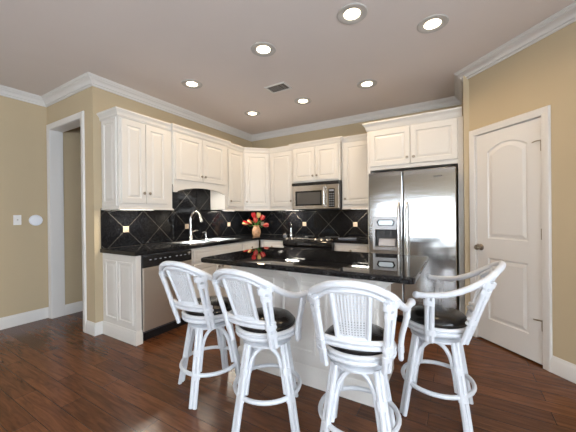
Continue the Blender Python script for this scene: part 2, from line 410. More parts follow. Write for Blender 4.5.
def arch_loop(ax0, ax1, az0, az1, rise, y, n=14):
    out = [(ax0, y, az0), (ax1, y, az0)]
    for i in range(n + 1):
        t = i / n; x = ax1 + (ax0 - ax1) * t
        out.append((x, y, az1 + rise * math.sin(PI * t) ** 0.8 if 0 < t < 1 else az1))
    return out
def door_panel(bm, ax0, ax1, az0, az1, rise):
    lps = []
    for ins, y in ((0, yd - 0.0005), (0.006, yd + 0.008), (0.016, yd + 0.009), (0.045, yd + 0.001), ):
        lps.append(arch_loop(ax0 + ins, ax1 - ins, az0 + ins, az1 - ins, rise, y))
    bm.loops(lps, False, True)
PX0, PX1 = 0.262, 0.628
up_, lo_ = (PX0, PX1, 1.012, 1.845, 0.068), (PX0, PX1, 0.228, 0.822, 0.0)
# face around the panels built as strips so the panels are truly recessed
slab.box(x0, PX0, yd, yd + 0.035, z0, z1).box(PX1, x1, yd, yd + 0.035, z0, z1)
slab.box(PX0, PX1, yd, yd + 0.035, z0, 0.228).box(PX0, PX1, yd, yd + 0.035, 0.822, 1.012)
top = arch_loop(PX0, PX1, 1.012, 1.845, 0.068, 0)[2:]
slab.prism_y([(PX0, z1), (PX1, z1)] + [(p[0], p[2]) for p in top], yd, yd + 0.035)
slab.box(PX0, PX1, yd + 0.02, yd + 0.035, 0.2, 1.9)
so = slab.build('door_slab', M_TRIM, pd)
p = MB(); door_panel(p, *up_); p.build('raised_panel', M_TRIM, so, True, sharp=8)
p = MB(); door_panel(p, *lo_); p.build('raised_panel', M_TRIM, so, True, sharp=8)
kz, kx = 0.918, 0.188
kb = MB().lathe([(0, 0), (0.030, 0), (0.032, 0.004), (0.026, 0.009), (0.011, 0.012), (0.010, 0.032), (0.020, 0.038), (0.027, 0.048), (0.028, 0.056), (0.022, 0.066), (0, 0.070)], 20, Matrix.Translation((kx, yd, kz)) @ Matrix.Rotation(PI / 2, 4, 'X'))
kb.build('door_knob', M_NICKEL, so, True)
MB().box(x0 + 0.001, x0 + 0.02, yd - 0.002, yd + 0.002, kz - 0.03, kz + 0.03).build('latch_plate', M_NICKEL, so)
for hz in (0.335, 1.08, 1.80):
    h = MB().box(x1 - 0.012, x1 + 0.010, yd - 0.004, yd + 0.001, hz - 0.045, hz + 0.045)
    h.tube([(x1 + 0.003, yd - 0.006, hz - 0.048), (x1 + 0.003, yd - 0.006, hz + 0.048)], 0.006, 8)
    ho = h.build('hinge', M_NICKEL, pd, True)
    if hz != 1.08:
        q = MB().tube([(x1 + 0.003, yd - 0.008, hz + 0.04), (x1 - 0.03, yd - 0.022, hz + 0.04), (x1 - 0.065, yd - 0.016, hz + 0.036)], 0.005, 6)
        q.build('hinge_stop', M_NICKEL, ho, True)

# cased opening on the left
co = thing('door_2', 'tall white cased opening to the hall', 'doorway', (0, -LA, 0), 0, None, 'structure')
casing(co, OX0, OX1, OZ, 0.066)
MB().box(OX0 - 0.002, OX0 + 0.004, 0.0, T + 0.01, 0, OZ).build('jamb', M_TRIM, co)
MB().box(OX1 - 0.004, OX1 + 0.002, 0.0, T + 0.01, 0, OZ).build('jamb', M_TRIM, co)
MB().box(OX0, OX1, 0.0, T + 0.01, OZ - 0.004, OZ + 0.002).build('jamb', M_TRIM, co)

# ------------------------------------------------------------------ cabinets
def crown_prof(z0, z1, pj):
    h = z1 - z0
    return [(0, z0), (0.010, z0), (0.012, z0 + 0.12 * h), (0.018, z0 + 0.2 * h), (pj * 0.4, z0 + 0.42 * h), (pj * 0.72, z0 + 0.66 * h), (pj * 0.86, z0 + 0.74 * h), (pj * 0.88, z0 + 0.80 * h), (pj, z0 + 0.82 * h), (pj, z1), (0, z1)]
def door(parent, x0, x1, z0, z1, kn=None, name='door', st=0.055, mat_=None):
    d = MB().loops(panel_loops(x0, x1, z0, z1, st=st)).build(name, mat_ or M_CAB, parent)
    if kn: knob(d, kn[0], kn[1])
    return d
def drawer(parent, x0, x1, z0, z1, kn=None, mat_=None):
    f = -0.02; R = lambda i, y: rect(x0 + i, x1 - i, z0 + i, z1 - i, y)
    d = MB().loops([R(0, 0), R(0, f + 0.004), R(0.004, f), R(0.03, f), R(0.034, f + 0.004), R(0.04, f + 0.004), R(0.05, f + 0.001)]).build('drawer', mat_ or M_CAB, parent)
    if kn: knob(d, kn[0], kn[1])
    return d
LR = [(-0.018, -0.020), (0.012, -0.020), (0.014, -0.012), (0.006, -0.004), (0.002, 0.004), (-0.018, 0.0)]
UPG = 'white wall cabinets'
UZ0, UZ1 = 1.352, 2.30
def wall_cab(label, xy, rz, W, dep, z0, crown_top, doors, ret=(0, 0), poly=None, name='wall_cabinet'):
    t = thing(name, label, 'cabinet', (xy[0], xy[1], z0), rz, UPG)
    h = UZ1 - z0
    b = MB()
    if poly: b.prism(poly, 0, h)
    else: b.box(0, W, 0, dep, 0, h)
    b.build('carcass', M_CAB, t, False, 0.002)
    path = []
    if ret[0]: path.append((0, ret[0]))
    path += [(0, 0), (W, 0)]
    if ret[1]: path.append((W, ret[1]))
    MB().sweep(crown_prof(h - 0.010, crown_top - z0, 0.043), path).build('crown_moulding', M_CAB, t, True)
    for (a, c, za, zb, kn) in doors: door(t, a, c, za - z0, zb - z0, (kn[0], kn[1] - z0) if kn else None)
    return t
# left wall run (local x = world +y)
t = wall_cab('tall white double-door wall cabinet at the left end, over the dishwasher', (0.33, -2.64), PI / 2, 0.638, 0.328, UZ0, 2.367,
             [(0.022, 0.287, 1.40, 2.275, (0.258, 1.512)), (0.293, 0.565, 1.40, 2.275, (0.323, 1.512))], (0.328, 0))
e = MB().loops([[(-q[1], q[0], q[2]) if False else q for q in lp] for lp in panel_loops(0.03, 0.30, 0.02, 0.935, 0.012, 0.045)])
eo = e.build('end_panel', M_CAB, t); eo.rotation_euler = (0, 0, -PI / 2); eo.location = (0, 0.33, 0)
MB().sweep(LR, [(0, 0.326), (0, 0), (0.638, 0), (0.638, 0.03)]).build('light_rail', M_CAB, t)
t = wall_cab('short white double-door wall cabinet with arched valance over the sink', (0.36, -2.001), PI / 2, 0.940, 0.358, 1.69, 2.367,
             [(0.018, 0.445, 1.708, 2.275, (0.419, 1.779)), (0.451, 0.872, 1.708, 2.275, (0.478, 1.779))], (0.03, 0.05))
n = 24; pts = [(0, 0.001), (0, -0.345 + 0.21), (0.03, -0.13)]
pts = [(0.0, 0.0), (0.0, -0.135), (0.05, -0.135)]
for i in range(n + 1):
    u = i / n; pts.append((0.055 + (0.888 - 0.055) * u, -0.125 + 0.062 * math.sin(PI * u) ** 0.75))
pts += [(0.892, -0.135), (0.940, -0.135), (0.940, 0.0)]
MB().prism_y(pts, 0.0, 0.02).build('arched_valance', M_CAB, t)
t = wall_cab('narrow white single-door wall cabinet between sink and corner', (0.31, -1.060), PI / 2, 0.438, 0.308, UZ0, 2.367, [(0.066, 0.420, 1.40, 2.275, (0.096, 1.482))])
MB().sweep(LR, [(0, 0), (0.438, 0)]).build('light_rail', M_CAB, t)
# diagonal corner cabinet
cl = 0.31 * S2
inv = lambda wx, wy: (((wx - 0.31) + (wy + 0.62)) / S2, (-(wx - 0.31) + (wy + 0.62)) / S2)
poly = [inv(*q) for q in ((0.31, -0.62), (0.62, -0.31), (0.62, -0.001), (0.001, -0.001), (0.001, -0.62))]
t = wall_cab('white diagonal wall cabinet in the corner above the tulips', (0.31, -0.62), PI / 4, cl, 0.3, UZ0, 2.367, [(0.022, cl - 0.022, 1.40, 2.275, (0.05, 1.482))], poly=poly)
MB().sweep(LR, [(0, 0), (cl, 0)]).build('light_rail', M_CAB, t)
t = wall_cab('white single-door wall cabinet between corner and microwave', (0.622, -0.31), 0, 0.468, 0.308, UZ0, 2.367, [(0.02, 0.448, 1.40, 2.275, (0.42, 1.482))])
MB().sweep(LR, [(0, 0), (0.468, 0)]).build('light_rail', M_CAB, t)
wall_cab('short white double-door wall cabinet above the microwave', (1.092, -0.365), 0, 0.783, 0.363, 1.755, 2.367,
         [(0.022, 0.391, 1.775, 2.275, (0.362, 1.845)), (0.398, 0.760, 1.775, 2.275, (0.428, 1.845))], (0.02, 0.02))
t = wall_cab('white single-door wall cabinet between microwave and refrigerator', (1.884, -0.31), 0, 0.462, 0.308, UZ0, 2.367, [(0.028, 0.446, 1.40, 2.275, (0.055, 1.482))])
MB().sweep(LR, [(0, 0), (0.462, 0)]).build('light_rail', M_CAB, t)
# refrigerator surround
fx0, fx1, fy = 2.35, 3.378, -0.675
t = thing('refrigerator_cabinet', 'deep white double-door cabinet boxed around the refrigerator', 'cabinet', (fx0, fy, 0), 0)
Wf = fx1 - fx0
MB().box(0.0, Wf, 0, 0.672, 1.80, 2.30).build('carcass', M_CAB, t, False, 0.002)
MB().box(0, 0.036, 0, 0.672, 0, 1.80).build('side_panel', M_CAB, t, False, 0.002)
MB().box(Wf - 0.05, Wf, 0, 0.672, 0, 1.80).build('side_panel', M_CAB, t, False, 0.002)
MB().sweep(crown_prof(2.300, 2.390, 0.05), [(0, 0.26), (0, 0), (Wf - 0.01, 0)]).build('crown_moulding', M_CAB, t, True)
door(t, 0.035, 0.498, 1.845, 2.275, (0.468, 1.917)); door(t, 0.505, 0.975, 1.845, 2.275, (0.538, 1.917))

# base cabinets
BZ = 0.875
def base_cab(label, xy, rz, W, dep, doors=(), drawers=(), toe=True, sink=False):
    t = thing('base_cabinet', label, 'cabinet', (xy[0], xy[1], 0), rz, 'white base cabinets')
    if sink: b = MB().box(0, W, 0, dep, 0.10, 0.118).box(0, W, 0, 0.02, 0.118, BZ).box(0, 0.018, 0.02, dep, 0.118, BZ).box(W - 0.018, W, 0.02, dep, 0.118, BZ)
    else: b = MB().box(0, W, 0, dep, 0.10, BZ)
    if toe: b.box(0, W, 0.06, dep, 0, 0.10)
    b.build('carcass', M_CAB, t, False, 0.0015)
    for q in doors: door(t, *q)
    for q in drawers: drawer(t, *q)
    return t
t = thing('end_panel', 'white panelled cabinet end facing the doorway beside the dishwasher', 'cabinet end', (0.61, -2.64, 0), PI / 2)
MB().box(0, 0.055, 0, 0.608, 0.0, BZ).build('carcass', M_CAB, t, False, 0.002)
for (a, c) in ((0.06, 0.285), (0.315, 0.56)):
    eo = MB().loops(panel_loops(a, c, 0.185, 0.80, 0.010, 0.022)).build('raised_panel', M_CAB, t)
    eo.rotation_euler = (0, 0, -PI / 2); eo.location = (0, 0.61, 0)
MB().sweep(BB, [(0, 0.606), (0, 0), (0.055, 0)]).build('baseboard', M_CAB, t, True)
base_cab('white sink base cabinet right of the dishwasher', (0.61, -1.965), PI / 2, 0.915, 0.608,
         [(0.022, 0.452, 0.115, 0.675, (0.424, 0.60)), (0.46, 0.893, 0.115, 0.675, (0.49, 0.60))], [(0.022, 0.893, 0.705, 0.845, None)], sink=True)
base_cab('narrow white base cabinet between sink base and inner corner', (0.61, -1.048), PI / 2, 0.42, 0.608, [(0.02, 0.395, 0.115, 0.675, (0.36, 0.60))], [(0.02, 0.395, 0.705, 0.845, (0.205, 0.775))])
base_cab('white base cabinet left of the range', (0.632, -0.61), 0, 0.462, 0.608, [(0.03, 0.445, 0.115, 0.675, (0.41, 0.60))], [(0.03, 0.445, 0.705, 0.845, (0.24, 0.775))])
base_cab('white base cabinet between range and refrigerator', (1.872, -0.61), 0, 0.476, 0.608, [(0.02, 0.455, 0.115, 0.675, (0.05, 0.60))], [(0.02, 0.455, 0.705, 0.845, (0.24, 0.775))])

# countertops
CZ = 0.914
SX0, SX1, SY0, SY1 = 0.13, 0.56, -1.94, -1.07       # sink cut-out
ct = MB()
ct.box(0.001, SX0, -2.665, -0.001, BZ, CZ).box(SX1, 0.638, -2.665, -0.638, BZ, CZ).box(SX0, SX1, -2.665, SY0, BZ, CZ).box(SX0, SX1, SY1, -0.001, BZ, CZ).box(SX1, 1.096, -0.638, -0.001, BZ, CZ)
bmesh.ops.remove_doubles(ct.bm, verts=ct.bm.verts, dist=1e-5)
tag(ct.build('countertop', M_GRAN), 'black granite countertop running from dishwasher round the corner to range', 'countertop')
tag(MB().box(1.870, 2.348, -0.638, -0.001, BZ, CZ).build('countertop', M_GRAN, None, False, 0.003), 'short black granite countertop between range and refrigerator', 'countertop')
# backsplashes with beige accent squares
a = MB().box(0.0005, 0.010, -2.655, -0.001, CZ + 0.001, 1.350).box(0.0005, 0.010, -2.0, -1.062, 1.350, 1.688)
ba = tag(a.build('backsplash', M_TILE_A), 'black diagonal tile backsplash behind the sink', 'backsplash')
b = MB().box(0.0105, 1.094, -0.010, -0.0005, CZ + 0.001, 1.350).box(1.094, 1.882, -0.010, -0.0005, CZ + 0.001, 1.352).box(1.882, 2.347, -0.010, -0.0005, CZ + 0.001, 1.350)
bb = tag(b.build('backsplash', M_TILE_B), 'black diagonal tile backsplash behind the range', 'backsplash')
def accent(par, c, axis):
    q = MB(); h = 0.034
    if axis == 1: q.box(0.0095, 0.0125, c - h, c + h, 1.112 - h, 1.112 + h)
    else: q.box(c - h, c + h, -0.0125, -0.0095, 1.105 - h, 1.105 + h)
    o = q.build('accent_tile', M_BEIGE, par, False, 0.001); o['label'] = 'small beige stone accent square'
for c in (-2.387, -1.518, -0.649): accent(ba, c, 1)
for c in (0.24, 1.109, 1.978): accent(bb, c, 0)

# ------------------------------------------------------------------ dishwasher
t = thing('dishwasher', 'stainless dishwasher with black control strip beside the end panel', 'dishwasher', (0.61, -2.582, 0), PI / 2)
MB().box(0.003, 0.605, 0.0, 0.58, 0.09, 0.868).build('tub', M_DARKGREY, t)
dd = MB().box(0.004, 0.604, -0.022, 0.0, 0.112, 0.742).build('door', M_STEELW, t, False, 0.004); dd['label'] = 'stainless door'
cp = MB().box(0.004, 0.604, -0.026, 0.0, 0.746, 0.862).build('control_panel', M_BLACKPL, t, False, 0.006); cp['label'] = 'black control strip'
MB().box(0.20, 0.43, -0.030, -0.024, 0.752, 0.772).build('handle', M_BLACKPL, cp, False, 0.003)
for i in range(9):
    x = 0.07 + i * 0.057 + (0.03 if i > 4 else 0)
    MB().box(x, x + 0.022, -0.028, -0.0255, 0.815, 0.823).build('button', M_BUTTON, cp)
MB().box(0.545, 0.585, -0.028, -0.0255, 0.828, 0.846).build('indicator', M_CHROME, cp)
MB().box(0.004, 0.604, 0.03, 0.06, 0.0, 0.105).build('toe_kick', M_BLACKPL, t)

# ------------------------------------------------------------------ sink, faucet, soap dispenser
t = thing('sink', 'stainless double-bowl sink set into the black counter', 'sink', (0.345, -1.505, CZ), 0)
hx, hy = 0.225, 0.445
ym = 0.0
def ring_rect(x0, x1, y0, y1, z): return [(x0, y0, z), (x1, y0, z), (x1, y1, z), (x0, y1, z)]
rim = MB().box(-hx - 0.02, -hx + 0.065, -hy - 0.015, hy + 0.015, 0.001, 0.008).box(hx - 0.03, hx + 0.02, -hy - 0.015, hy + 0.015, 0.001, 0.008)
rim.box(-hx + 0.065, hx - 0.03, -hy - 0.015, -hy + 0.03, 0.001, 0.008).box(-hx + 0.065, hx - 0.03, hy - 0.03, hy + 0.015, 0.001, 0.008).box(-hx + 0.065, hx - 0.03, -0.02, 0.02, 0.001, 0.008)
rim.build('rim', M_CHROME, t, False, 0.002)
for (a, b2) in ((-hy + 0.03, -0.02), (0.02, hy - 0.03)):
    X0, X1 = -hx + 0.065, hx - 0.03
    MB().loops([ring_rect(X0, X1, a, b2, 0.006), ring_rect(X0 + 0.01, X1 - 0.01, a + 0.01, b2 - 0.01, -0.15), ring_rect(X0 + 0.04, X1 - 0.04, a + 0.04, b2 - 0.04, -0.17)], False, True).build('bowl', M_CHROME, t, True)
fxy = (0.185, -1.60)
t = thing('faucet', 'tall silver gooseneck faucet arching over the sink', 'faucet', (fxy[0], fxy[1], CZ + 0.008), 0.25)
MB().lathe([(0, 0), (0.032, 0), (0.032, 0.008), (0.022, 0.02), (0.019, 0.12), (0.021, 0.17), (0, 0.17)], 18).build('base', M_CHROME, t, True)
gp = [(0, 0, 0.15), (0, 0, 0.27), (0.005, 0, 0.33), (0.04, 0, 0.385), (0.085, 0, 0.395), (0.125, 0, 0.37), (0.148, 0, 0.325)]
MB().tube(gp, 0.0145, 12, ball=True).build('neck', M_CHROME, t, True)
MB().tube([(0.145, 0, 0.332), (0.155, 0, 0.295), (0.165, 0, 0.255)], lambda u: 0.017 + 0.006 * u, 12).build('spray_head', M_CHROME, t, True)
MB().tube([(0, 0.015, 0.105), (0.0, 0.05, 0.12), (0.015, 0.10, 0.135), (0.02, 0.13, 0.13)], 0.009, 8, ball=True).build('handle', M_CHROME, t, True)
t = thing('soap_dispenser', 'small silver soap dispenser right of the faucet', 'soap dispenser', (0.185, -1.33, CZ + 0.008), 0.3)
MB().lathe([(0, 0), (0.022, 0), (0.022, 0.006), (0.013, 0.015), (0.012, 0.075), (0.014, 0.10), (0, 0.102)], 14).build('body', M_CHROME, t, True)
MB().tube([(0, 0, 0.095), (0.0, -0.03, 0.108), (0.0, -0.09, 0.10)], 0.007, 8, ball=True).build('spout', M_CHROME, t, True)

# ------------------------------------------------------------------ microwave
t = thing('microwave', 'stainless over-the-range microwave with dark window and side handle', 'microwave', (1.106, -0.40, 1.335), 0)
Wm, Hm = 0.765, 0.412
MB().box(0, Wm, 0.03, 0.395, 0.0, Hm).build('body', M_DARKGREY, t, False, 0.003)
MB().prism_x([(0.03, 0.368), (-0.014, 0.368), (-0.020, 0.376), (-0.016, 0.410), (0.03, Hm)], 0.0, Wm).build('top_vent', M_BLACKPL, t)
md = MB()
dx1 = 0.575
for q in ((0.004, 0.055, 0.012, 0.365), (dx1 - 0.075, dx1, 0.012, 0.365), (0.055, dx1 - 0.075, 0.012, 0.06), (0.055, dx1 - 0.075, 0.285, 0.365)): md.box(q[0], q[1], -0.01, 0.028, q[2], q[3])
bmesh.ops.remove_doubles(md.bm, verts=md.bm.verts, dist=1e-5)
mdo = md.build('door', M_STEELP, t)
MB().box(0.055, dx1 - 0.075, -0.004, 0.02, 0.06, 0.285).build('window', M_BLACKGL, mdo)
wi = MB().box(0.085, dx1 - 0.105, -0.0055, -0.003, 0.085, 0.26).build('mesh_screen', pmat('grey microwave screen', (0.085, 0.078, 0.07), 0.35, amt=0.1, scale=200), mdo)
MB().tube([(dx1 - 0.03, -0.008, 0.045), (dx1 - 0.03, -0.042, 0.065), (dx1 - 0.03, -0.045, 0.185), (dx1 - 0.03, -0.042, 0.31), (dx1 - 0.03, -0.008, 0.33)], 0.013, 10).build('handle', M_CHROME, mdo, True)
cpo = MB().box(dx1 + 0.004, Wm - 0.004, -0.01, 0.028, 0.012, 0.365).build('control_panel', M_STEELP, t, False, 0.003)
kp = MB().box(dx1 + 0.03, Wm - 0.065, -0.012, -0.008, 0.03, 0.30).build('keypad', M_BLACKGL, cpo)
MB().box(dx1 + 0.042, Wm - 0.077, -0.0135, -0.011, 0.262, 0.288).build('display', M_BUTTON, kp)
for r in range(6):
    for c in range(3):
        x = dx1 + 0.043 + c * 0.028
        MB().box(x, x + 0.016, -0.0130, -0.0115, 0.05 + r * 0.034, 0.062 + r * 0.034).build('button', M_BUTTON, kp)
MB().box(0.0, Wm, -0.01, 0.03, 0.0, 0.010).build('bottom_grille', M_BLACKPL, t)

# ------------------------------------------------------------------ range
t = thing('range', 'black and stainless slide-in range below the microwave', 'range', (1.100, -0.64, 0), 0)
Wr = 0.766
MB().box(0.003, Wr - 0.003, 0.02, 0.625, 0.06, 0.895).build('body', M_DARKGREY, t)
MB().box(0.02, Wr - 0.02, 0.06, 0.6, 0.0, 0.06).build('toe_kick', M_BLACKPL, t)
MB().box(0.0, Wr, 0.03, 0.622, 0.895, 0.918).build('cooktop', M_BLACKGL, t, False, 0.004)
bk = MB()
for (x, y, r) in ((0.19, 0.17, 0.10), (0.57, 0.17, 0.085), (0.19, 0.45, 0.075), (0.57, 0.45, 0.10)):
    bk2 = MB(); bk2.hoop(r, 0.0025, 0.918, (x, y), 36, 6); bk2.build('burner', M_DARKGREY, t, True)
ply = [(0.03, 0.918), (-0.005, 0.914), (-0.055, 0.885), (-0.062, 0.862), (-0.062, 0.83), (-0.045, 0.80), (0.03, 0.80)]
pnl = MB().prism_x(ply, 0.0, Wr).build('control_panel', M_BLACKGL, t, False, 0.004)
MB().box(0.0, Wr, -0.008, 0.028, 0.9135, 0.9195).build('trim_strip', M_STEELP, pnl)
nv = Vector((0, -0.045 - 0.0, 0.029)); ang = math.atan2(0.045, 0.029)
for x in (0.07, 0.155, 0.52, 0.61, 0.70):
    Mx = Matrix.Translation((x, -0.022, 0.900)) @ Matrix.Rotation(math.radians(58) - PI / 2 + PI / 2, 4, 'X')
    MB().lathe([(0, 0), (0.022, 0), (0.023, 0.004), (0.018, 0.008), (0.016, 0.028), (0, 0.030)], 16, Mx).build('knob', M_CHROME, pnl, True)
MB().box(0.255, 0.455, -0.034, -0.02, 0.893, 0.9).build('display', M_BLACKGL, pnl)
od = MB().box(0.006, Wr - 0.006, -0.04, 0.02, 0.20, 0.795).build('oven_door', M_BLACKGL, t, False, 0.006); od['label'] = 'black glass oven door'
MB().tube([(0.06, -0.035, 0.755), (0.06, -0.085, 0.755), (0.1, -0.09, 0.755), (Wr - 0.1, -0.09, 0.755), (Wr - 0.06, -0.085, 0.755), (Wr - 0.06, -0.035, 0.755)], 0.013, 10).build('handle', M_CHROME, od, True)
MB().box(0.006, Wr - 0.006, -0.035, 0.02, 0.065, 0.195).build('drawer', M_BLACKGL, t, False, 0.005)

# ------------------------------------------------------------------ refrigerator
t = thing('refrigerator', 'stainless side-by-side refrigerator with water dispenser', 'refrigerator', (2.40, -0.765, 0), 0)
Wg, HZ = 0.912, 1.745
MB().box(0.006, Wg - 0.006, 0, 0.72, 0.03, 1.735).build('body', M_DARKGREY, t)
MB().box(0.01, Wg - 0.01, -0.03, 0.0, 0.01, 0.095).build('toe_grille', M_BLACKPL, t)
yf = -0.078
def plate_hole(x0, x1, z0, z1, a0, a1, c0, c1, y0, y1):
    q = MB(); xs = (x0, a0, a1, x1); zs = (z0, c0, c1, z1)
    V = {(i, j, k): q.bm.verts.new((xs[i], (y0, y1)[k], zs[j])) for i in range(4) for j in range(4) for k in (0, 1)}
    for i in range(3):
        for j in range(3):
            if (i, j) == (1, 1): continue
            for k in (0, 1): q.bm.faces.new([V[i, j, k], V[i + 1, j, k], V[i + 1, j + 1, k], V[i, j + 1, k]])
    def strip(idx):
        for p, r in idx: q.bm.faces.new([V[(*p, 0)], V[(*r, 0)], V[(*r, 1)], V[(*p, 1)]])
    strip([((i, 0), (i + 1, 0)) for i in range(3)] + [((i, 3), (i + 1, 3)) for i in range(3)] + [((0, j), (0, j + 1)) for j in range(3)] + [((3, j), (3, j + 1)) for j in range(3)])
    strip([((1, 1), (2, 1)), ((1, 2), (2, 2)), ((1, 1), (1, 2)), ((2, 1), (2, 2))])
    return q
X_SPLIT = 0.388
fd = plate_hole(0.002, X_SPLIT - 0.004, 0.10, HZ, 0.055, 0.345, 0.84, 1.22, yf, -0.002).build('freezer_door', M_STEEL, t, False, 0.008)
gd = MB().box(X_SPLIT + 0.006, Wg - 0.002, yf, -0.002, 0.10, HZ).build('refrigerator_door', M_STEEL, t, False, 0.008)
for par, x in ((fd, X_SPLIT - 0.042), (gd, X_SPLIT + 0.046)):
    MB().tube([(x, yf + 0.004, 0.50), (x, yf - 0.045, 0.535), (x, yf - 0.06, 0.75), (x, yf - 0.064, 0.95), (x, yf - 0.06, 1.15), (x, yf - 0.045, 1.345), (x, yf + 0.004, 1.38)], 0.0155, 12).build('handle', M_CHROME, par, True)
# dispenser
dp = plate_hole(0.050, 0.350, 0.835, 1.225, 0.078, 0.325, 0.875, 1.075, yf - 0.008, yf + 0.004).build('dispenser', pmat('silver dispenser plastic', (0.55, 0.56, 0.58), 0.3, 0.3, amt=0.02), fd, False, 0.004); dp['label'] = 'silver ice and water dispenser'
MB().loops([rect(0.078, 0.325, 0.875, 1.075, yf), rect(0.085, 0.318, 0.885, 1.068, yf + 0.065)], False, True).build('recess', M_DARKGREY, dp)
MB().prism_y([(0.12, 1.195), (0.28, 1.195), (0.305, 1.165), (0.285, 1.118), (0.115, 1.118), (0.095, 1.165)], yf - 0.0105, yf - 0.0075).build('display_bezel', M_BLACKGL, dp)
MB().prism_y([(0.13, 1.183), (0.27, 1.183), (0.285, 1.162), (0.272, 1.130), (0.128, 1.130), (0.115, 1.162)], yf - 0.0125, yf - 0.010).build('display', M_LCD, dp)
MB().prism_x([(yf + 0.06, 0.885), (yf + 0.004, 0.885), (yf - 0.002, 0.90), (yf + 0.03, 0.965), (yf + 0.06, 0.97)], 0.115, 0.30).build('paddle', pmat('pale grey paddle', (0.60, 0.60, 0.63), 0.35, amt=0.02), dp, False, 0.004)
for x in (0.15, 0.235): MB().box(x, x + 0.03, yf + 0.01, yf + 0.03, 1.0, 1.068).build('spout', M_DARKGREY, dp, False, 0.004)
MB().box(0.085, 0.318, yf - 0.014, yf + 0.02, 0.872, 0.884).build('drip_tray', M_CHROME, dp)
MB().box(0.006, 0.016, yf - 0.004, yf, 0.965, 0.995).build('lock_button', M_BLACKPL, fd)
# small maker's mark, too small to read: a row of short raised dark marks
bg_ = MB(); xb = 0.70
for i in range(9):
    w = random.choice((0.005, 0.006, 0.007)); h = random.choice((0.010, 0.012, 0.014))
    bg_.box(xb, xb + w, yf - 0.002, yf + 0.0005, 1.652, 1.652 + h); xb += w + 0.0035
bg_.box(0.70, xb, yf - 0.0015, yf + 0.0005, 1.656, 1.659)
bg_.build('badge', M_BADGE, gd)

# ------------------------------------------------------------------ island
IX0, IX1, IY0, IY1 = 1.70, 2.845, -2.39, -1.86
t = thing('kitchen_island', 'white panelled kitchen island base behind the bar stools', 'island', (0, 0, 0), 0)
MB().box(IX0, IX1, IY0, IY1, 0, BZ).build('carcass', M_ISL, t, False, 0.002)
n = 3; wp = (IX1 - IX0 - 0.04 * 2) / n
for i in range(n):
    a = IX0 + 0.04 + i * wp
    o = MB().loops(panel_loops(a + 0.035, a + wp - 0.035, 0.23, 0.76, 0.008, 0.02, IY0)).build('raised_panel', M_ISL, t)
o = MB().loops(panel_loops(0.06, IY1 - IY0 - 0.06, 0.23, 0.76, 0.008, 0.02)).build('raised_panel', M_ISL, t); o.rotation_euler = (0, 0, PI / 2); o.location = (IX1, IY0, 0)
MB().sweep([(0, 0), (0.018, 0), (0.018, 0.105), (0.012, 0.12), (0.007, 0.135), (0, 0.14)], [(IX0, IY1), (IX0, IY0), (IX1, IY0), (IX1, IY1)]).build('baseboard', M_ISL, t, True)
MB().sweep([(0, 0.80), (0.008, 0.80), (0.012, 0.83), (0.026, 0.85), (0.028, 0.874), (0, 0.874)], [(IX0, IY1), (IX0, IY0), (IX1, IY0), (IX1, IY1)]).build('top_moulding', M_ISL, t, True)
def corbel_poly(L_, Hc):
    pts = [(0, 0), (L_, 0), (L_, -0.03), (L_ - 0.015, -0.04)]
    for i in range(11):
        u = i / 10; pts.append((0.025 + (L_ - 0.04) * (1 - math.sin(u * PI / 2)), -0.045 - (Hc - 0.06) * (1 - math.cos(u * PI / 2))))
    return pts + [(0.012, -Hc), (0, -Hc)]
cz = BZ - 0.001
def corbel(mapf):
    p = corbel_poly(0.19, 0.24); w = 0.04
    MB().loops([[mapf(o, z, -w) for o, z in p], [mapf(o, z, w) for o, z in p]]).build('corbel', M_ISL, t)
corbel(lambda o, z, s: (2.262 + s, IY0 - o, cz + z))
corbel(lambda o, z, s: (IX1 + o * 0.95, IY0 + 0.05 + s, cz + z))
corbel(lambda o, z, s: (IX0 - o * 0.9, IY0 + 0.05 + s, cz + z))
def rrect(x0, x1, y0, y1, r, n=6):
    out = []
    for cx, cy, a0 in ((x1 - r, y0 + r, -PI / 2), (x1 - r, y1 - r, 0), (x0 + r, y1 - r, PI / 2), (x0 + r, y0 + r, PI)):
        for i in range(n + 1):
            a = a0 + (PI / 2) * i / n; out.append((cx + r * math.cos(a), cy + r * math.sin(a)))
    return out
ic = MB(); ed = [(0.010, BZ + 0.0005), (0.003, BZ + 0.004), (0, BZ + 0.012), (0, CZ - 0.012), (0.003, CZ - 0.004), (0.010, CZ)]
ic.loops([[(x, y, z) for x, y in rrect(1.488 + i, 3.118 - i, -2.638 + i, -1.72 - i, 0.035)] for i, z in ed])
tag(ic.build('island_countertop', M_GRAN), 'large polished black granite slab on the island', 'countertop')

